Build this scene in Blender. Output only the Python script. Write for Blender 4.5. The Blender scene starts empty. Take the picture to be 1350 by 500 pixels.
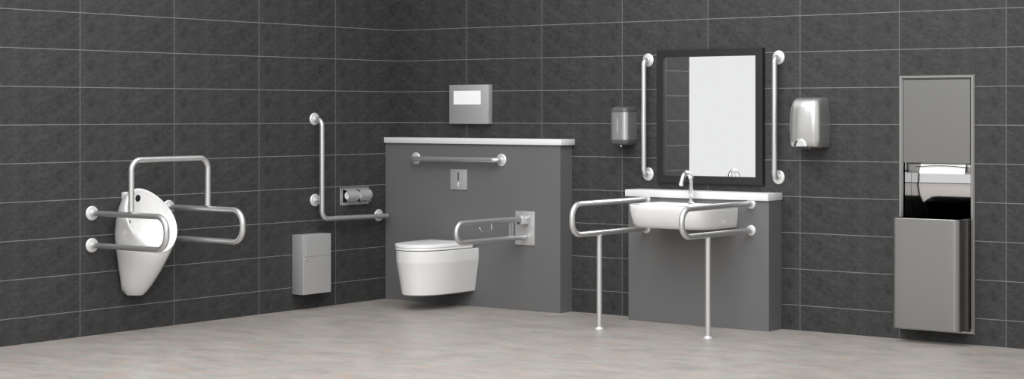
import bpy, bmesh, math
from mathutils import Vector, Matrix
C = bpy.context.scene.collection
PI = math.pi

# ------------------------------------------------------------------ materials
def new_mat(name):
    m = bpy.data.materials.new(name); m.use_nodes = True
    nt = m.node_tree; b = nt.nodes['Principled BSDF']
    return m, nt, b

def simple(name, col, rough=.5, metal=0., bump=0., scale=200., coat=0., stretch=None, rvar=0., aniso=0.):
    m, nt, b = new_mat(name)
    b.inputs['Base Color'].default_value = (*col, 1)
    b.inputs['Roughness'].default_value = rough
    b.inputs['Metallic'].default_value = metal
    if coat:
        b.inputs['Coat Weight'].default_value = coat; b.inputs['Coat Roughness'].default_value = .05
    tc = nt.nodes.new('ShaderNodeTexCoord'); mp = nt.nodes.new('ShaderNodeMapping')
    if stretch: mp.inputs['Scale'].default_value = stretch
    n = nt.nodes.new('ShaderNodeTexNoise'); n.inputs['Scale'].default_value = scale; n.inputs['Detail'].default_value = 3
    nt.links.new(tc.outputs['Object'], mp.inputs[0]); nt.links.new(mp.outputs[0], n.inputs['Vector'])
    # slight value variation of the surface itself
    r = nt.nodes.new('ShaderNodeMapRange')
    r.inputs['To Min'].default_value = max(.01, rough - rvar); r.inputs['To Max'].default_value = min(1, rough + rvar)
    nt.links.new(n.outputs['Fac'], r.inputs['Value']); nt.links.new(r.outputs[0], b.inputs['Roughness'])
    if bump:
        bp = nt.nodes.new('ShaderNodeBump'); bp.inputs['Strength'].default_value = bump; bp.inputs['Distance'].default_value = .001
        nt.links.new(n.outputs['Fac'], bp.inputs['Height']); nt.links.new(bp.outputs[0], b.inputs['Normal'])
    return m

def tile_mat(name, axis, off):
    """slate tiles .614 x .2 m, thin pale grout; axis: 0 = runs along X, 1 = runs along -Y"""
    m, nt, b = new_mat(name); N = nt.nodes; Lk = nt.links
    def mth(op, a, c=None, d=None):
        n = N.new('ShaderNodeMath'); n.operation = op
        for i, v in enumerate((a, c, d)):
            if v is None: continue
            if isinstance(v, (int, float)): n.inputs[i].default_value = v
            else: Lk.new(v, n.inputs[i])
        return n.outputs[0]
    TW, TH = .614186, .2
    tc = N.new('ShaderNodeTexCoord'); sp = N.new('ShaderNodeSeparateXYZ'); Lk.new(tc.outputs['Object'], sp.inputs[0])
    u = mth('MULTIPLY', sp.outputs[axis], 1 if axis == 0 else -1)
    u = mth('DIVIDE', mth('ADD', u, -off + 20*TW), TW)
    v = mth('DIVIDE', mth('ADD', sp.outputs[2], -.13828 + 20*TH), TH)
    fu = mth('FRACT', u); fv = mth('FRACT', v)
    du = mth('MULTIPLY', mth('MINIMUM', fu, mth('SUBTRACT', 1, fu)), TW)
    dv = mth('MULTIPLY', mth('MINIMUM', fv, mth('SUBTRACT', 1, fv)), TH)
    gu = mth('LESS_THAN', du, .0013); gv = mth('LESS_THAN', dv, .0017)
    g = mth('MAXIMUM', gu, gv)
    cb = N.new('ShaderNodeCombineXYZ')
    Lk.new(mth('MULTIPLY', fu, TW), cb.inputs[0]); Lk.new(mth('MULTIPLY', fv, TH*1.25), cb.inputs[1])
    # whole-tile slight difference
    cl = N.new('ShaderNodeCombineXYZ'); Lk.new(mth('FLOOR', u), cl.inputs[0]); Lk.new(mth('FLOOR', v), cl.inputs[1])
    wn = N.new('ShaderNodeTexWhiteNoise'); Lk.new(cl.outputs[0], wn.inputs['Vector'])
    n1 = N.new('ShaderNodeTexNoise'); n1.inputs['Scale'].default_value = 9; n1.inputs['Detail'].default_value = 9
    n1.inputs['Roughness'].default_value = .68; n1.inputs['Distortion'].default_value = .35
    n2 = N.new('ShaderNodeTexNoise'); n2.inputs['Scale'].default_value = 14; n2.inputs['Detail'].default_value = 7
    n2.inputs['Roughness'].default_value = .66; n2.inputs['Distortion'].default_value = .5
    n3 = N.new('ShaderNodeTexNoise'); n3.inputs['Scale'].default_value = 15; n3.inputs['Detail'].default_value = 5
    n3.inputs['Distortion'].default_value = .7
    for n in (n1, n2, n3): Lk.new(cb.outputs[0], n.inputs['Vector'])
    vein = mth('SUBTRACT', 1, mth('MINIMUM', mth('MULTIPLY', mth('ABSOLUTE', mth('SUBTRACT', n2.outputs['Fac'], .5)), 26), 1))
    vein2 = mth('SUBTRACT', 1, mth('MINIMUM', mth('MULTIPLY', mth('ABSOLUTE', mth('SUBTRACT', n3.outputs['Fac'], .52)), 22), 1))
    val = mth('MULTIPLY_ADD', mth('SUBTRACT', n1.outputs['Fac'], .5), .060, .0450)
    val = mth('SUBTRACT', val, mth('MULTIPLY', vein, .014))
    val = mth('ADD', val, mth('MULTIPLY', vein2, .006))
    val = mth('MULTIPLY', val, mth('MULTIPLY_ADD', wn.outputs['Value'], .08, .96))
    val = mth('MAXIMUM', val, .018)
    cc = N.new('ShaderNodeCombineColor')
    Lk.new(val, cc.inputs[0]); Lk.new(mth('MULTIPLY', val, .995), cc.inputs[1]); Lk.new(mth('MULTIPLY', val, .995), cc.inputs[2])
    mx = N.new('ShaderNodeMix'); mx.data_type = 'RGBA'; Lk.new(g, mx.inputs['Factor'])
    Lk.new(cc.outputs[0], mx.inputs[6]); mx.inputs[7].default_value = (.20, .20, .198, 1)
    Lk.new(mx.outputs[2], b.inputs['Base Color'])
    Lk.new(mth('MULTIPLY_ADD', n1.outputs['Fac'], .25, .42), b.inputs['Roughness'])
    b.inputs['Specular IOR Level'].default_value = .22
    hgt = mth('SUBTRACT', mth('SUBTRACT', n1.outputs['Fac'], mth('MULTIPLY', vein, .5)), mth('MULTIPLY', g, .6))
    bp = N.new('ShaderNodeBump'); bp.inputs['Strength'].default_value = .35; bp.inputs['Distance'].default_value = .003
    Lk.new(hgt, bp.inputs['Height']); Lk.new(bp.outputs[0], b.inputs['Normal'])
    return m

def floor_mat():
    m, nt, b = new_mat('stone_vinyl_floor'); N = nt.nodes; Lk = nt.links
    tc = N.new('ShaderNodeTexCoord')
    mp = N.new('ShaderNodeMapping'); mp.inputs['Rotation'].default_value = (0, 0, math.radians(-34)); mp.inputs['Scale'].default_value = (.62, 1.15, 1)
    Lk.new(tc.outputs['Object'], mp.inputs[0])
    def noise(s, d, r, dist=0):
        n = N.new('ShaderNodeTexNoise'); n.inputs['Scale'].default_value = s; n.inputs['Detail'].default_value = d
        n.inputs['Roughness'].default_value = r; n.inputs['Distortion'].default_value = dist
        Lk.new(mp.outputs[0], n.inputs['Vector']); return n.outputs['Fac']
    r1 = N.new('ShaderNodeValToRGB'); Lk.new(noise(6.0, 10, .78, .3), r1.inputs[0])
    e = r1.color_ramp.elements
    e[0].position = .34; e[0].color = (.285, .268, .252, 1); e[1].position = .66; e[1].color = (.43, .415, .397, 1)
    r2 = N.new('ShaderNodeValToRGB'); Lk.new(noise(10, 7, .7, .5), r2.inputs[0])
    e = r2.color_ramp.elements
    e[0].position = .48; e[0].color = (0, 0, 0, 1); e[1].position = .66; e[1].color = (.6, .6, .6, 1)
    mx = N.new('ShaderNodeMix'); mx.data_type = 'RGBA'; Lk.new(r2.outputs[0], mx.inputs['Factor'])
    Lk.new(r1.outputs[0], mx.inputs[6]); mx.inputs[7].default_value = (.47, .34, .27, 1)
    r3 = N.new('ShaderNodeValToRGB'); Lk.new(noise(45, 4, .7), r3.inputs[0])
    e = r3.color_ramp.elements
    e[0].position = .3; e[0].color = (.88, .88, .88, 1); e[1].position = .7; e[1].color = (1.0, 1.0, 1.0, 1)
    m2 = N.new('ShaderNodeMix'); m2.data_type = 'RGBA'; m2.blend_type = 'MULTIPLY'; m2.inputs['Factor'].default_value = 1
    Lk.new(mx.outputs[2], m2.inputs[6]); Lk.new(r3.outputs[0], m2.inputs[7])
    Lk.new(m2.outputs[2], b.inputs['Base Color'])
    b.inputs['Roughness'].default_value = .42; b.inputs['Specular IOR Level'].default_value = .35
    return m

M = dict(
    tile_back=tile_mat('slate_tiles_back', 0, .5969), tile_left=tile_mat('slate_tiles_left', 1, .5520),
    floor=floor_mat(),
    panel=simple('grey_laminate', (.130, .130, .130), .55, 0, .05, 300),
    slab=simple('white_solid_surface', (.72, .72, .72), .35, 0, 0, 50),
    ceramic=simple('white_ceramic', (.75, .75, .745), .12, 0, 0, 20, coat=.6),
    seat=simple('white_seat_plastic', (.84, .84, .835), .28, 0, 0, 20),
    satin=simple('satin_steel_tube', (.68, .68, .675), .38, .85, .03, 300, rvar=.05),
    flange=simple('satin_steel_flange', (.72, .72, .72), .38, .45, 0, 100),
    brushed=simple('brushed_steel_sheet', (.47, .465, .46), .42, 1, .03, 60, stretch=(1, 1, 30), rvar=.06),
    pale=simple('pale_steel_sheet', (.52, .52, .52), .5, .55, 0, 60, rvar=.03),
    brushed2=simple('brushed_steel_unit', (.33, .325, .315), .36, 1, 0, 90, stretch=(1, 1, 20), rvar=.02),
    dryer=simple('satin_steel_dryer', (.62, .62, .61), .30, .85, 0, 90, stretch=(1, 1, 20), rvar=.04),
    chrome=simple('polished_chrome', (.86, .86, .86), .06, 1, 0, 20),
    chromeb=simple('polished_steel_liner', (.72, .72, .72), .10, 1, 0, 20),
    soapst=simple('satin_steel_soap', (.50, .50, .50), .34, .8, 0, 20),
    plate=simple('grey_satin_plate', (.56, .56, .56), .40, .5, 0, 20),
    door_steel=simple('brushed_steel_door', (.27, .268, .262), .36, 1, 0, 90, stretch=(1, 1, 20), rvar=.02),
    edge=simple('steel_frame_edge', (.40, .395, .385), .28, 1, 0, 20),
    mirror=simple('mirror_glass', (.94, .945, .95), .005, 1, 0, 20),
    black=simple('black_frame', (.012, .012, .012), .45, 0, 0, 100),
    dark=simple('dark_grey_plastic', (.085, .085, .085), .35, 0, 0, 100),
    slot=simple('black_slot', (.004, .004, .004), .8, 0, 0, 100),
    paper=simple('white_paper', (.86, .86, .85), .9, 0, .2, 300),
    window=simple('white_window_card', (.93, .93, .93), .6, 0, 0, 50),
)

# ------------------------------------------------------------------ helpers
def obj(name, bm, mat, parent=None, sharp=32):
    """links the bmesh (given in world metres) as one object, under parent if given"""
    bmesh.ops.recalc_face_normals(bm, faces=bm.faces)
    if parent is not None:
        p = Vector((0, 0, 0)); q = parent
        while q is not None: p += q.location; q = q.parent
        loc = Vector((0, 0, 0))
        # a part keeps its own origin at its centre
        if bm.verts:
            c = sum((v.co for v in bm.verts), Vector()) / len(bm.verts); loc = c - p
        bmesh.ops.translate(bm, verts=bm.verts, vec=-(p + loc))
    else:
        loc = Vector((0, 0, 0))
    me = bpy.data.meshes.new(name); bm.to_mesh(me); bm.free()
    for f in me.polygons: f.use_smooth = True
    me.set_sharp_from_angle(angle=math.radians(sharp))
    me.materials.append(mat if not isinstance(mat, str) else M[mat])
    o = bpy.data.objects.new(name, me); C.objects.link(o)
    if parent is not None: o.parent = parent; o.location = loc
    return o

def tag(o, label, cat, group=None):
    o['label'] = label; o['category'] = cat
    if group: o['group'] = group
    return o

def thing(name, label, cat, loc, group=None):
    o = bpy.data.objects.new(name, None); o.empty_display_size = .05
    C.objects.link(o); o.location = loc
    return tag(o, label, cat, group)

def top(name, bm, mat, label, cat, group=None, sharp=32):
    """a thing that is one mesh, its origin at the centre of its base"""
    xs = [v.co.x for v in bm.verts]; ys = [v.co.y for v in bm.verts]; zs = [v.co.z for v in bm.verts]
    p = Vector(((min(xs)+max(xs))/2, (min(ys)+max(ys))/2, min(zs)))
    bmesh.ops.translate(bm, verts=bm.verts, vec=-p)
    o = obj(name, bm, mat, None, sharp); o.location = p
    return tag(o, label, cat, group)

def struct(name, bm, mat):
    o = obj(name, bm, mat); o['kind'] = 'structure'; return o

def box(x0, x1, y0, y1, z0, z1, bev=0, seg=2, bm=None):
    out = bm or bmesh.new(); b = bmesh.new()
    bmesh.ops.create_cube(b, size=1)
    for v in b.verts:
        v.co = Vector((x0 + (v.co.x+.5)*(x1-x0), y0 + (v.co.y+.5)*(y1-y0), z0 + (v.co.z+.5)*(z1-z0)))
    if bev: bmesh.ops.bevel(b, geom=b.edges[:], offset=bev, segments=seg, affect='EDGES', profile=.5)
    me = bpy.data.meshes.new('tmp'); b.to_mesh(me); b.free(); out.from_mesh(me); bpy.data.meshes.remove(me)
    return out

def fillet(pts, rad, n=10):
    """rounds the inner corners of a polyline"""
    P = [Vector(p) for p in pts]; out = [P[0]]
    rr = rad if isinstance(rad, (list, tuple)) else [rad]*(len(P)-2)
    for i in range(1, len(P)-1):
        a = (P[i-1]-P[i]).normalized(); c = (P[i+1]-P[i]).normalized()
        ang = a.angle(c); r = rr[i-1]
        if r <= 0 or ang > PI-.01: out.append(P[i]); continue
        d = r / math.tan(ang/2); ctr = P[i] + (a+c).normalized() * (r / math.sin(ang/2))
        s = P[i] + a*d; e = P[i] + c*d
        v0 = s-ctr; v1 = e-ctr; sw = v0.angle(v1); ax = v0.cross(v1).normalized()
        for k in range(n+1): out.append(ctr + Matrix.Rotation(sw*k/n, 3, ax) @ v0)
    out.append(P[-1]); return out

def tube(pts, r, rad=.04, seg=20, bm=None, n=10, closed=False, cap=.003):
    bm = bm or bmesh.new(); P = fillet(pts, rad, n)
    rs = [r]*len(P)
    if cap:   # tiny rounded ends
        d0 = (P[0]-P[1]).normalized(); d1 = (P[-1]-P[-2]).normalized()
        P = [P[0]+d0*0, P[0]-d0*cap] + P[1:-1] + [P[-1]-d1*cap, P[-1]]
        rs = [r-cap, r] + [r]*(len(P)-4) + [r, r-cap]
    t = (P[1]-P[0]).normalized(); up = Vector((0, 0, 1)) if abs(t.z) < .9 else Vector((1, 0, 0))
    nrm = t.cross(up).normalized(); rings = []
    for i, p in enumerate(P):
        if i == 0: tg = (P[1]-P[0])
        elif i == len(P)-1: tg = (P[-1]-P[-2])
        else: tg = (P[i+1]-P[i]).normalized() + (P[i]-P[i-1]).normalized()
        tg.normalize(); q = t.rotation_difference(tg); nrm = (q @ nrm); nrm = (nrm - tg*nrm.dot(tg)).normalized(); t = tg
        bn = t.cross(nrm)
        rings.append([bm.verts.new(p + (nrm*math.cos(2*PI*k/seg) + bn*math.sin(2*PI*k/seg))*rs[i]) for k in range(seg)])
    for a, b2 in zip(rings, rings[1:]):
        for k in range(seg): bm.faces.new((a[k], a[(k+1) % seg], b2[(k+1) % seg], b2[k]))
    bm.faces.new(rings[0]); bm.faces.new(rings[-1][::-1])
    return bm

def lathe(base, direction, prof, seg=32, bm=None):
    """prof: (distance along direction, radius)"""
    bm = bm or bmesh.new(); d = Vector(direction).normalized(); base = Vector(base)
    a = d.orthogonal().normalized(); b = d.cross(a); rings = []
    for h, r in prof:
        rings.append([bm.verts.new(base + d*h + (a*math.cos(2*PI*k/seg) + b*math.sin(2*PI*k/seg))*max(r, 1e-5)) for k in range(seg)])
    for p, q in zip(rings, rings[1:]):
        for k in range(seg): bm.faces.new((p[k], p[(k+1) % seg], q[(k+1) % seg], q[k]))
    bm.faces.new(rings[0][::-1]); bm.faces.new(rings[-1])
    return bm

def loft(rings, cap0=True, cap1=True, bm=None):
    bm = bm or bmesh.new(); R = [[bm.verts.new(Vector(p)) for p in r] for r in rings]; n = len(R[0])
    for a, b in zip(R, R[1:]):
        for k in range(n): bm.faces.new((a[k], a[(k+1) % n], b[(k+1) % n], b[k]))
    if cap0: bm.faces.new(R[0][::-1])
    if cap1: bm.faces.new(R[-1])
    return bm

def flange_bm(base, d, r=.0375):
    return lathe(base, d, [(0, r), (.004, r), (.0075, r*.90), (.009, r*.82), (.0095, r*.5), (.012, r*.46), (.016, r*.44)], 32)

def screws(parent, base, d, r=.0375, mat='chrome'):
    pass

# ------------------------------------------------------------------ the room
struct('floor', box(-.15, 10.5, -10.5, .15, -.1, 0), M['floor'])
HX0, HX1, HZ0, HZ1 = 3.688, 4.088, .070, 1.384        # recess for the towel unit
bw = bmesh.new()
box(-.15, HX0, 0, .3, 0, 2.7, bm=bw); box(HX1, 6.4, 0, .3, 0, 2.7, bm=bw)
box(HX0, HX1, 0, .3, 0, HZ0, bm=bw); box(HX0, HX1, 0, .3, HZ1, 2.7, bm=bw); box(HX0, HX1, .17, .3, HZ0, HZ1, bm=bw)
struct('wall_back', bw, M['tile_back'])
struct('wall_left', box(-.15, 0, -3.34, 0, 0, 2.7), M['tile_left'])

# ------------------------------------------------------------------ boxed-in walls with ledges
top('plumbing_box', box(0.001, 1.448, -.117, -.0005, 0, 1.007, .0015, 1), 'panel',
    'grey half-height panelled box in the corner behind the white toilet', 'panel box')
top('ledge', box(0.001, 1.470, -.133, -.0005, 1.007, 1.043, .003, 2), 'slab',
    'long white ledge slab capping the tall grey box above the toilet', 'ledge')
top('plumbing_box', box(1.974, 2.936, -.138, -.0005, 0, .717, .0015, 1), 'panel',
    'grey low panelled box behind the washbasin', 'panel box')
top('ledge', box(1.960, 2.940, -.152, -.0005, .717, .757, .003, 2), 'slab',
    'white ledge slab capping the low grey box behind the washbasin', 'ledge')

# ------------------------------------------------------------------ urinal
UY = -2.07
u = thing('urinal', 'white oval wall-mounted urinal hanging between the left rails', 'urinal', (0, UY, .2))
NU = 56
def rim_pt(a, k=1.0, push=0.):
    # a = 0 right side, 90 top, 270 lip
    c, s = math.cos(a), math.sin(a)
    zc, hz = .615, .172
    z = zc + hz*s*k
    w = .158 * (1 - .13*max(0, s)**1.5 - .10*max(0, -s)**2)
    y = UY + w*c*k
    tt = (zc + hz - z)/(2*hz)               # 0 top .. 1 lip
    d = .060 + .205*(tt**.85 if tt > 0 else 0) - push
    return Vector((d, y, z))
def wall_pt(a):
    c, s = math.cos(a), math.sin(a)
    if s >= 0: return Vector((-.0005, UY + .085*c, .487 + .290*s))
    q = -s
    if q < .55:
        f = q/.55; return Vector((-.0005, UY + math.copysign(.085*abs(c)**.5*(1-f) + .050*f, c) if abs(c) > 1e-6 else UY, .487 - .287*f))
    ph = (math.acos(min(1, abs(c)/math.sqrt(1-.55**2))))          # 0 at the wall, 90 at the front
    return Vector((-.0005 + .085*math.sin(ph), UY + math.copysign(.050*math.cos(ph), c), .200))
rings = []
S = 14
for i in range(S, -1, -1):
    s_ = i / S; ring = []
    for k in range(NU):
        a = 2*PI*k/NU; r = rim_pt(a); w = wall_pt(a)
        low = max(0, -math.sin(a)); gx = 1 - s_; gy = math.sqrt(max(0, 1 - s_**2.2))
        gz = (1-low)*(1-s_**1.6) + low*((1-s_)**1.08); gx = gx*(1-low) + low*(1-s_**1.25)
        gy = gy*(1-low*.5) + (1-s_**1.3)*low*.5
        ring.append(Vector((w.x + (r.x-w.x)*gx, w.y + (r.y-w.y)*gy, w.z + (r.z-w.z)*gz)))
    rings.append(ring)
rings.append([rim_pt(2*PI*k/NU, .975, -.005) for k in range(NU)])
rings.append([rim_pt(2*PI*k/NU, .93, -.004) for k in range(NU)])
# inner bowl, shallow at the back of the shield and deep above the lip
for k2, f in ((.90, .06), (.82, .24), (.70, .48), (.52, .72), (.30, .92), (.12, 1.0)):
    ring = []
    for k in range(NU):
        a = 2*PI*k/NU; p = rim_pt(a, k2)
        depth = .030 + .150*max(0, min(1, (.80 - p.z)/.36))
        tgt = max(.025, p.x - depth)
        ring.append(Vector((p.x + (tgt - p.x)*f, p.y, p.z - .02*f)))
    rings.append(ring)
ub = obj('bowl', loft(rings), 'ceramic', u, 60)
obj('back_plate', box(-.0005, .040, UY-.066, UY+.066, .42, .768, .008, 3), 'ceramic', u)
from mathutils.bvhtree import BVHTree
me_ = ub.data; off_ = Vector((0, UY, .2)) + ub.location
bv = BVHTree.FromPolygons([v.co + off_ for v in me_.vertices], [list(p.vertices) for p in me_.polygons])
for yy, zz, rr, lab in ((UY-.012, .733, .019, 'dark round flushing hole'), (UY-.080, .607, .0085, 'small dark round hole')):
    hit, nrm, _, _ = bv.ray_cast(Vector((1, yy, zz)), Vector((-1, 0, 0)))
    if nrm.x < 0: nrm = -nrm
    obj('flush_hole', lathe(hit - nrm*.006, nrm, [(0, rr), (.0075, rr), (.008, rr*.95)], 28), 'slot', u)['label'] = lab

# ------------------------------------------------------------------ tubular frame round the urinal
TR = .0152
g = thing('urinal_grab_frame', 'satin steel double U rail frame with raised top bar around the urinal', 'grab rail', (0, UY, .45))
for yy, z1, z0 in ((-2.322, .660, .487), (-1.820, .671, .497)):
    d = .620
    z1b = z1 - .018; z0b = z0 + .002
    z1b = z1; z0b = z0
    obj('side_rail', tube([(.008, yy, z1), (d, yy, z1), (d, yy, z0), (.008, yy, z0)], TR, .075, n=14), 'satin', g)
    for z in (z1, z0):
        obj('flange', flange_bm((.0005, yy, z), (1, 0, 0), .039), 'flange', g)
obj('top_bar', tube([(.335, -2.322, .675), (.335, -2.322, .952), (.335, -1.820, .952), (.335, -1.820, .686)], TR*.97, .055, n=12), 'satin', g)

# ------------------------------------------------------------------ L shaped rail
g = thing('angled_grab_rail', 'L-shaped satin steel grab rail beside the paper holder', 'grab rail', (0, -.73, .542))
LX = .068
obj('rail', tube([(.008, -.728, 1.163), (LX, -.728, 1.155), (LX, -.728, .549), (LX, -.165, .541)], TR, [.04, .05]), 'satin', g)
for yy, z in ((-.728, 1.163), (-.724, .663), (-.179, .542)):
    obj('flange', flange_bm((.0005, yy, z), (1, 0, 0), .039), 'flange', g)
for yy, z in ((-.726, .663), (-.179, .542)):
    obj('bracket', tube([(.008, yy, z), (LX-.004, yy, z)], .009, 0, seg=16), 'satin', g)

# ------------------------------------------------------------------ double roll holder
HY0, HY1 = -.515, -.268
h = thing('toilet_roll_holder', 'double hooded steel toilet roll holder on the left wall', 'roll holder', (0, -.39, .62))
obj('back_plate', box(.0005, .003, HY0, HY1, .620, .737, .0008, 1), 'pale', h)
obj('frame', box(.003, .007, HY0, HY0+.010, .620, .737, .001, 1, bm=box(.003, .007, HY0, HY1, .727, .737, .001, 1)), 'brushed', h)
def hood(y0, y1):
    n = 14; cz, r = .680, .041
    cx_ = .006; ax = .053
    prof = [(.003, cz+r)] + [(cx_ + ax*math.sin(t), cz + r*math.cos(t)) for t in [i/n*math.radians(146) for i in range(n+1)]]
    inner = [(x-.002 if x > .02 else x, z-.002 if z > cz else z) for x, z in prof]
    loop = prof + inner[::-1]
    return loft([[Vector((x, y0, z)) for x, z in loop], [Vector((x, y1, z)) for x, z in loop]])
for i, (a, b_) in enumerate(((-.492, -.400), (-.381, -.289))):
    hd = obj('hood', hood(a, b_), 'pale', h, 20)
    obj('hood_lip', box(.030, .052, a+.002, b_-.002, .6385, .6445, .001, 1), 'chrome', hd)['label'] = 'bright folded lip of the hood'
    obj('recess_shade', box(.003, .0045, a-.001, b_+.001, .636, .722), 'slot', h)['label'] = 'flat black sheet for the shade behind the roll'  # thin black sheet paints the shade behind the roll, nothing is cut in
    rl = lathe((.0308, a+.012, .681), (0, 1, 0), [(0, .009), (0, .024), (.001, .025), (.074, .025), (.075, .024), (.075, .009)], 28)
    top('toilet_roll', rl, 'paper', ('white toilet roll under the left hood of the double holder',
        'white toilet roll under the right hood of the double holder')[i], 'toilet roll', 'toilet rolls in the double holder')

# ------------------------------------------------------------------ wall bin
wb = thing('wall_bin', 'flat grey steel waste bin with flap, mounted low on left wall', 'bin', (0, -.794, .1))
BY0, BY1, BZ0, BZ1, BD = -.907, -.681, .098, .460, .099
obj('body', box(.0005, BD-.004, BY0, BY1, BZ0, BZ1, .002, 2), 'pale', wb)
obj('door', box(BD-.004, BD, BY0+.001, BY1-.001, BZ0+.001, BZ1-.002, .0012, 1), 'pale', wb)
obj('flap', box(BD, BD+.0025, BY0+.016, BY1-.016, .328, .448, .001, 1), 'pale', wb)
lk = obj('lock', lathe((BD, BY0+.024, .312), (1, 0, 0), [(0, .0065), (.004, .0065), (.005, .005)], 20), 'chrome', wb); lk['label'] = 'small round chrome lock'
obj('rivet', lathe((BD, BY1-.022, .325), (1, 0, 0), [(0, .003), (.004, .002)], 12), 'chrome', wb)

# ------------------------------------------------------------------ toilet
t = thing('toilet', 'white wall-hung toilet with closed lid on the tall grey box', 'toilet', (.62, -.117, .09))
def dplan(cx, yb, hw, L, z, n=44, ex=2.3, b=None):
    """D shaped plan: flat back at y = yb, rounded front at yb - L"""
    b = b if b else L*.64; l0 = L - b; P = []
    for i in range(n+1):
        th = PI*i/n; c, s = math.cos(th), math.sin(th)
        P.append((cx + hw*math.copysign(abs(c)**(2/ex), c), yb - l0 - b*abs(s)**(2/ex), z))
    P = [(cx+hw, yb, z), (cx+hw, yb-l0*.5, z)] + P + [(cx-hw, yb-l0*.5, z), (cx-hw, yb, z)]
    return [Vector(p) for p in P]
yb = -.1165; R_ = []
for z, hw, L in ((.094, .128, .415), (.0945, .142, .430), (.100, .149, .437), (.15, .157, .446), (.22, .168, .457), (.285, .1785, .469), (.292, .180, .471), (.298, .1802, .472), (.362, .1802, .472), (.365, .178, .470)):
    R_.append(dplan(.62, yb, hw, L, z))
obj('bowl', loft(R_), 'ceramic', t, 24)
def slabD(z0, z1, hw, L, y0, e=.004):
    return loft([dplan(.62, y0, hw-e, L-e, z0), dplan(.62, y0, hw, L, z0+e), dplan(.62, y0, hw, L, z1-e), dplan(.62, y0, hw-e*.4, L-e*.4, z1-e*.3), dplan(.62, y0, hw-e*1.5, L-e*1.5, z1)])
obj('seat', slabD(.369, .383, .178, .420, yb-.052, .003), 'seat', t, 24)
obj('lid', slabD(.3835, .405, .180, .424, yb-.050, .004), 'seat', t, 24)
obj('hinge', box(.54, .70, yb-.052, yb-.020, .366, .386, .004, 2), 'seat', t)

# ------------------------------------------------------------------ flush plate
f_ = thing('flush_plate', 'small square steel flush sensor plate below the horizontal bar', 'flush plate', (.635, -.117, .721))
FY = -.1165
obj('plate', box(.570, .707, FY-.008, FY, .721, .848, .003, 2), 'plate', f_)
obj('sensor_slot', box(.634, .642, FY-.0095, FY-.007, .779, .829, .0009, 1), 'slot', f_)['label'] = 'black vertical slot'
mk = bmesh.new()
tube([(.634, FY-.009, .754), (.645, FY-.009, .757), (.643, FY-.009, .765), (.635, FY-.009, .763), (.637, FY-.009, .748), (.642, FY-.009, .742)], .0013, .002, seg=8, bm=mk, n=3, cap=0)
obj('hand_mark', mk, 'window', f_)['label'] = 'small pale hand mark'

# ------------------------------------------------------------------ horizontal rail over the toilet
def wall_bar(name, label, p0, p1, off, wall_y, group=None):
    g = thing(name, label, 'grab rail', ((p0[0]+p1[0])/2, wall_y, min(p0[1], p1[1])), group)
    obj('rail', tube([(p0[0], wall_y-.008, p0[1]), (p0[0], wall_y-off, p0[1]), (p1[0], wall_y-off, p1[1]), (p1[0], wall_y-.008, p1[1])], TR, .032), 'satin', g)
    for p in (p0, p1):
        obj('flange', flange_bm((p[0], wall_y-.0005, p[1]), (0, -1, 0), .039), 'flange', g)
    return g
wall_bar('grab_rail', 'horizontal satin steel grab bar on the tall grey box above the toilet', (.272, .911), (.988, .912), .050, -.117)

# ------------------------------------------------------------------ fold-down rail
XF = 1.175; FYB = -.1165
r = thing('hinged_support_rail', 'fold-down steel rail with paper hook on square plate beside toilet', 'grab rail', (XF, -.117, .40))
pl = obj('mounting_plate', box(1.102, 1.254, FYB-.007, FYB, .398, .604, .0015, 2), 'plate', r)
for x in (1.117, 1.239):
    for z in (.412, .500, .590):
        if z == .5 and x < 1.2: continue
        obj('screw', lathe((x, FYB-.007, z), (0, -1, 0), [(0, .0045), (.002, .0042), (.0025, .003)], 12), 'chrome', pl)
ZT, ZB = .560, .447
obj('rail', tube([(XF+.016, -.175, ZT), (XF, -.30, ZT), (XF, -.728, ZT), (XF, -.728, ZB), (XF+.014, -.125, ZB)], TR, [.3, .052, .052], n=12), 'satin', r)
obj('strut', box(XF-.005, XF+.005, -.262, -.230, ZB, ZT, .002, 2), 'satin', r)
obj('hinge_block', box(XF+.005, XF+.038, -.178, -.124, ZT-.032, ZT+.020, .004, 2), 'flange', r)
obj('hinge_pin', tube([(XF+.000, -.150, ZT+.005), (XF+.062, -.150, ZT+.005)], .006, 0, seg=14, bm=tube([(XF+.045, -.150, ZT-.012), (XF+.045, -.150, ZT+.030)], .004, 0, seg=12)), 'chrome', r)
obj('damper', tube([(XF+.005, -.195, ZT-.026), (XF+.006, -.128, ZT-.026)], .0075, 0, seg=16), 'dark', r)
obj('paper_hook', tube([(XF, -.420, ZT-.012), (XF, -.420, .505), (XF, -.505, .502), (XF, -.528, .525)], .0032, .005, seg=10, n=4), 'chrome', r)

# ------------------------------------------------------------------ seat cover dispenser
s = thing('seat_cover_dispenser', 'square grey steel dispenser with white window on tiles above toilet', 'dispenser', (.66, 0, 1.13))
SD = .040
obj('body', box(.484, .812, -SD, -.0005, 1.132, 1.378, .002, 2), 'pale', s)
obj('window', box(.522, .748, -SD-.0012, -SD+.001, 1.254, 1.340, .0004, 1), 'window', s)['label'] = 'white rectangular window'

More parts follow.
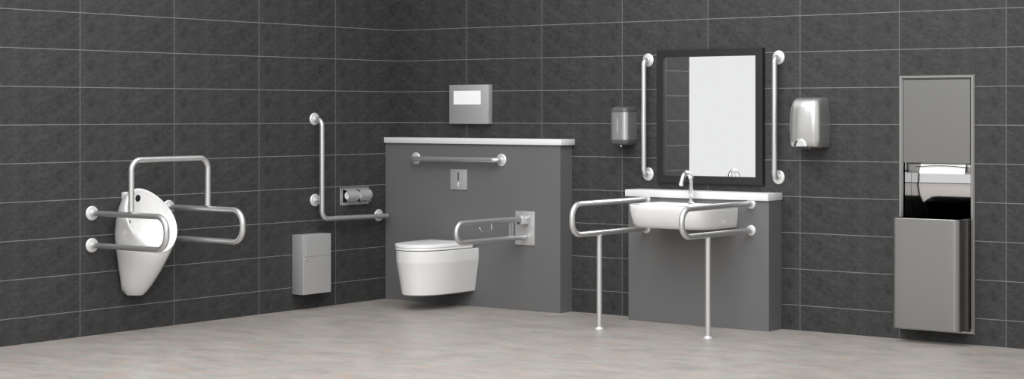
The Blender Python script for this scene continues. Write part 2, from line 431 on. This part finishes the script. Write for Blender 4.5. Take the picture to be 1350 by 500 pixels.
# ------------------------------------------------------------------ mirror
m_ = thing('wall_mirror', 'tall rectangular mirror in a black frame above the basin', 'mirror', (2.46, 0, .797))
MX0, MX1, MZ0, MZ1, FW = 2.094, 2.824, .797, 1.566, .047
fb = bmesh.new()
def frame_loop(x0, x1, z0, z1, y): return [Vector((x0, y, z0)), Vector((x1, y, z0)), Vector((x1, y, z1)), Vector((x0, y, z1))]
MD = .026
loft([frame_loop(MX0, MX1, MZ0, MZ1, -.0005), frame_loop(MX0, MX1, MZ0, MZ1, -MD+.002), frame_loop(MX0+.002, MX1-.002, MZ0+.002, MZ1-.002, -MD),
      frame_loop(MX0+FW, MX1-FW, MZ0+FW*.9, MZ1-FW*.9, -MD), frame_loop(MX0+FW+.001, MX1-FW-.001, MZ0+FW*.9+.001, MZ1-FW*.9-.001, -.006)], False, False, fb)
obj('frame', fb, 'black', m_, 20)
obj('glass', box(MX0+.02, MX1-.02, -.008, -.002, MZ0+.02, MZ1-.02), 'mirror', m_)

wall_bar('grab_rail', 'upright satin steel grab bar between soap dispenser and mirror', (2.018, .843), (2.018, 1.510), .046, 0, 'upright bars beside the mirror')
wall_bar('grab_rail', 'upright satin steel grab bar between mirror and hand dryer', (2.916, .843), (2.916, 1.510), .046, 0, 'upright bars beside the mirror')

# ------------------------------------------------------------------ soap dispenser
def rrect(x0, x1, D, r, z, n=6, yb=-.0005, bow=0.):
    P = [Vector((x1, yb, z)), Vector((x1, yb-(D-r)*.5, z))]
    for i in range(n+1):
        th = PI/2*i/n; P.append(Vector((x1-r + r*math.cos(th), yb-(D-r) - r*math.sin(th), z)))
    for i in range(1, 6):
        f = i/6; P.append(Vector((x1-r - (x1-x0-2*r)*f, yb-D - bow*math.sin(PI*f), z)))
    for i in range(n+1):
        th = PI/2 + PI/2*i/n; P.append(Vector((x0+r + r*math.cos(th), yb-(D-r) - r*math.sin(th), z)))
    P += [Vector((x0, yb-(D-r)*.5, z)), Vector((x0, yb, z))]
    return P
sd = thing('soap_dispenser', 'steel soap dispenser with dark grey top and base on tiles', 'soap dispenser', (1.87, 0, 1.01))
X0, X1, D0 = 1.812, 1.934, .108
obj('body', loft([rrect(X0, X1, D0, .026, z) for z in (1.044, 1.205)]), 'soapst', sd, 20)
obj('top_cap', loft([rrect(X0-.001, X1+.001, D0+.002, .028, 1.205), rrect(X0-.001, X1+.001, D0+.002, .028, 1.220), rrect(X0+.004, X1-.004, D0-.006, .03, 1.232), rrect(X0+.014, X1-.014, D0-.022, .03, 1.238)]), 'dark', sd, 40)
obj('base_cap', loft([rrect(X0+.010, X1-.010, D0-.012, .028, 1.012), rrect(X0+.002, X1-.002, D0-.002, .028, 1.020), rrect(X0-.001, X1+.001, D0+.002, .028, 1.030), rrect(X0-.001, X1+.001, D0+.002, .028, 1.044)]), 'dark', sd, 40)
obj('level_window', box(1.868, 1.876, -D0-.0015, -D0+.001, 1.085, 1.168, .0004, 1), 'pale', sd)['label'] = 'narrow vertical sight window'
obj('nozzle', lathe((1.873, -.075, 1.013), (0, 0, -1), [(0, .008), (.006, .007), (.011, .005)], 16), 'chrome', sd)

# ------------------------------------------------------------------ hand dryer
hd = thing('hand_dryer', 'rounded satin steel hand dryer between upright bar and tall steel unit', 'hand dryer', (3.15, 0, 1.01))
HX_0, HX_1 = 3.052, 3.242
R_ = []
for z, D, ins, rr in ((1.012, .090, .012, .03), (1.014, .115, .006, .035), (1.022, .128, .002, .04), (1.05, .133, 0, .042), (1.12, .137, -.002, .045), (1.18, .136, -.001, .045),
                      (1.23, .130, .003, .045), (1.255, .122, .007, .045), (1.272, .108, .011, .042), (1.281, .088, .016, .036), (1.285, .062, .022, .028)):
    R_.append(rrect(HX_0+ins, HX_1-ins, D, rr, z, 8, bow=.006))
obj('cover', loft(R_), 'dryer', hd, 50)
# bright arched air outlet low on the front
nz = bmesh.new(); rings = []
for i, (d, k) in enumerate(((.0, 1.0), (.006, .96), (.010, .82), (.012, .5))):
    ring = []
    for j in range(25):
        th = PI*j/24; ring.append(Vector((3.138 + .042*k*math.cos(th), -.134 - d, 1.020 + .044*k*math.sin(th))))
    rings.append(ring)
obj('air_outlet', loft(rings, bm=nz), 'chrome', hd, 50)['label'] = 'bright arched air outlet'
obj('grille', box(3.10, 3.19, -.12, -.03, 1.006, 1.0135, .002, 1), 'dark', hd)

# ------------------------------------------------------------------ washbasin
BXC = 2.465
b_ = thing('washbasin', 'white wall-hung washbasin under the ledge between two floor rails', 'basin', (BXC, -.138, .56))
def bplan(hw, D, z, yb=-.1375, ex=5.2, n=64, dx=0):
    P = []
    for i in range(n+1):
        th = PI*i/n; c, s_ = math.cos(th), math.sin(th)
        P.append(Vector((BXC + dx + hw*math.copysign(abs(c)**(2/ex), c), yb - D*abs(s_)**(2/ex), z)))
    return P
rings = [bplan(.248, .310, .563), bplan(.254, .320, .564), bplan(.259, .332, .569), bplan(.263, .346, .585), bplan(.266, .363, .620), bplan(.269, .374, .660), bplan(.270, .378, .688), bplan(.268, .376, .693), bplan(.258, .366, .694)]
def inner(hw, D, z):     # inner rim stands clear of the tap ledge at the back
    P = []
    n = 64
    for i in range(n+1):
        th = 2*PI*i/(n+1) ; c, s_ = math.cos(th), math.sin(th)
        P.append(Vector((BXC + hw*math.copysign(abs(c)**(2/3.2), c), -.352 - D*math.copysign(abs(s_)**(2/3.2), s_), z)))
    return P
# the bowl: bridge outer rim to inner rim by matching point counts
outer = rings[-1]
bm = bmesh.new()
loft(rings, True, False, bm)
bm.verts.ensure_lookup_table()
rim = bm.verts[-len(outer):]
inn = [inner(.232, .140, .694), inner(.225, .133, .688), inner(.20, .115, .63), inner(.15, .085, .598), inner(.03, .02, .592)]
IR = [[bm.verts.new(p) for p in r_] for r_ in inn]
for a, c in zip(IR, IR[1:]):
    n = len(a)
    for k in range(n): bm.faces.new((a[k], a[(k+1) % n], c[(k+1) % n], c[k]))
bm.faces.new(IR[-1])
es = []
for loop_ in (list(rim), IR[0]):
    for i in range(len(loop_)):
        v0, v1 = loop_[i], loop_[(i+1) % len(loop_)]
        e = bm.edges.get((v0, v1)) or bm.edges.new((v0, v1)); es.append(e)
bmesh.ops.triangle_fill(bm, use_beauty=True, use_dissolve=False, edges=es)
obj('bowl', bm, 'ceramic', b_, 40)

tp = thing('basin_tap', 'chrome swan-neck tap standing on the back of the washbasin', 'tap', (BXC, -.205, .694))
obj('base', lathe((BXC, -.205, .6945), (0, 0, 1), [(0, .021), (.003, .021), (.006, .017), (.008, .013)], 28), 'chrome', tp)
arc = [(BXC, -.205, .70), (BXC, -.205, .815)]
for i in range(1, 17):
    th = math.radians(150*i/16); arc.append((BXC, -.205 - .044 + .044*math.cos(th), .818 + .047*math.sin(th)))
lp = Vector(arc[-1]); arc.append(tuple(lp + Vector((0, -.018, -.038))))
obj('spout', tube(arc, .0140, 0, seg=20), 'chrome', tp)
obj('nozzle', tube([arc[-1], tuple(Vector(arc[-1]) + Vector((0, -.003, -.007)))], .0115, 0, seg=18, cap=.001), 'flange', tp)

# ------------------------------------------------------------------ rails with floor leg
for x, L, yp, z1, z0, lab in ((2.105, .822, -.580, .704, .536, 'U-shaped steel rail with floor post, left of the washbasin'),
                              (2.822, .808, -.563, .699, .551, 'U-shaped steel rail with floor post, right of the washbasin')):
    g = thing('floor_braced_rail', lab, 'grab rail', (x, yp, 0), 'legged rails either side of the washbasin')
    yw = -.1375
    obj('rail', tube([(x, yw-.008, z1), (x, -L, z1), (x, -L, z0), (x, yw-.008, z0)], .0155, .070, n=14), 'satin', g)
    for z in (z1, z0): obj('flange', flange_bm((x, yw-.0005, z), (0, -1, 0), .030), 'flange', g)
    obj('post', tube([(x, yp, .004), (x, yp, z0-.010)], .0150, 0), 'satin', g)
    obj('foot', lathe((x, yp, .0002), (0, 0, 1), [(0, .026), (.004, .026), (.008, .022), (.014, .0165)], 28), 'flange', g)

# ------------------------------------------------------------------ towel dispenser and waste unit
w = thing('towel_and_waste_unit', 'tall recessed stainless towel dispenser and waste bin at right', 'towel unit', (3.888, 0, .05))
FX0, FX1, FZ0, FZ1 = 3.668, 4.108, .050, 1.403
fr = bmesh.new()
loft([frame_loop(FX0, FX1, FZ0, FZ1, -.0005), frame_loop(FX0, FX1, FZ0, FZ1, -.003), frame_loop(FX0+.006, FX1-.006, FZ0+.006, FZ1-.006, -.012),
      frame_loop(FX0+.017, FX1-.017, FZ0+.017, FZ1-.017, -.012), frame_loop(3.692, 4.084, FZ0+.026, 1.379, -.002), frame_loop(3.692, 4.084, FZ0+.026, 1.379, .02)], False, False, fr)
obj('frame', fr, 'edge', w, 20)
dr = obj('door', box(3.694, 4.082, -.003, .004, .937, 1.377, .0012, 1, bm=None), 'door_steel', w)
# liner of the open bay
ln = bmesh.new()
def quad(bm, pts): bm.faces.new([bm.verts.new(Vector(p)) for p in pts])
prof = [(.030, .937), (.030, .898), (.034, .892), (.095, .889), (.0945, .86), (.092, .83), (.0885, .826), (.0885, .822), (.094, .765), (.106, .72), (.128, .66), (.150, .56), (.150, .08)]
top_in = [(y+.003, z) for y, z in prof]
loop = prof + top_in[::-1]
loft([[Vector((3.693, y, z)) for y, z in loop], [Vector((4.083, y, z)) for y, z in loop]], bm=ln)
obj('bay_liner', ln, 'chromeb', w, 20)['label'] = 'polished curved back of the open bay'
obj('towel_chute', box(3.7, 4.08, .020, .032, .884, .9365, .003, 2), 'edge', w)
for x0, x1 in ((3.689, 3.692), (4.084, 4.087)):
    obj('bay_side', box(x0, x1, .002, .155, .08, .937), 'chromeb', w)
obj('towel_slot_line', tube([(3.768 + .304*i/16, -.006, .916 + .008*math.sin(PI*i/16)) for i in range(17)], .0022, 0, seg=10, cap=0), 'slot', w)['label'] = 'thin dark curved wire added for the towel slot'  # dark wire added to draw the slot opening over the towel
# the waste container: open-topped, rounded front corners
bx0, bx1, bz0, bz1, bd = 3.690, 4.082, .076, .652, .140
outr = [rrect(bx0+.002, bx1-.002, bd-.002, .034, bz0, 8, -.001), rrect(bx0, bx1, bd, .034, bz0+.003, 8, -.001), rrect(bx0, bx1, bd, .034, bz1-.002, 8, -.001), rrect(bx0+.001, bx1-.001, bd-.001, .033, bz1, 8, -.001)]
innr = [rrect(bx0+.006, bx1-.006, bd-.007, .028, bz1, 8, -.001), rrect(bx0+.006, bx1-.006, bd-.007, .028, bz0+.02, 8, -.001)]
bin_ = obj('waste_container', loft(outr + innr), 'brushed2', w, 25)
tw = bmesh.new(); rings = []
path = [(.010, .934), (.008, .930), (.004, .922), (.000, .912), (-.006, .900), (-.009, .890), (-.010, .882)]
for x in [3.792 + .262*i/12 for i in range(13)]:
    wob = .0015*math.sin((x-3.79)*40)
    rings.append([Vector((x, y+wob, z)) for y, z in path] + [Vector((x, y+wob+.0012, z)) for y, z in path[::-1]])
loft(rings, bm=tw)
top('paper_towel', tw, 'paper', 'white folded paper towel hanging from the steel dispenser slot', 'paper towel')

# ------------------------------------------------------------------ light
def area(name, loc, target, sx, sy, power, col=(1, 1, 1)):
    l = bpy.data.lights.new(name, 'AREA'); l.shape = 'RECTANGLE'; l.size = sx; l.size_y = sy; l.energy = power; l.color = col
    o = bpy.data.objects.new(name, l); C.objects.link(o); o.location = loc
    o.rotation_euler = (Vector(target) - Vector(loc)).to_track_quat('-Z', 'Y').to_euler(); return o
area('ceiling_lamp', (3.0, -3.0, 3.6), (2.6, -2.6, 0), 3.0, 3.0, 150)
area('front_fill', (5.0, -6.5, 3.4), (1.5, -.5, .6), 2.5, 2.5, 150)  # added soft fill from the camera side, no actual window
W = bpy.data.worlds.new('studio_daylight'); W.use_nodes = True; bpy.context.scene.world = W
W.node_tree.nodes['Background'].inputs[0].default_value = (1, 1, 1, 1)
W.node_tree.nodes['Background'].inputs[1].default_value = .86

# ------------------------------------------------------------------ camera
cd = bpy.data.cameras.new('camera'); cam = bpy.data.objects.new('camera', cd); C.objects.link(cam)
cam.location = (7.92615, -8.08672, 1.20176)
fw = Vector((-.5593782, .8289125, 0))
cam.rotation_euler = fw.to_track_quat('-Z', 'Y').to_euler()
cd.sensor_fit = 'HORIZONTAL'; cd.sensor_width = 36; cd.lens = 2252.999/1350*36
cd.shift_x = -(939.084-675)/1350; cd.shift_y = -(250-148.753)/1350
bpy.context.scene.camera = cam
sc = bpy.context.scene
sc.view_settings.view_transform = 'Standard'; sc.view_settings.look = 'None'
sc.view_settings.gamma = 1; sc.view_settings.use_curve_mapping = False; sc.view_settings.exposure = 0
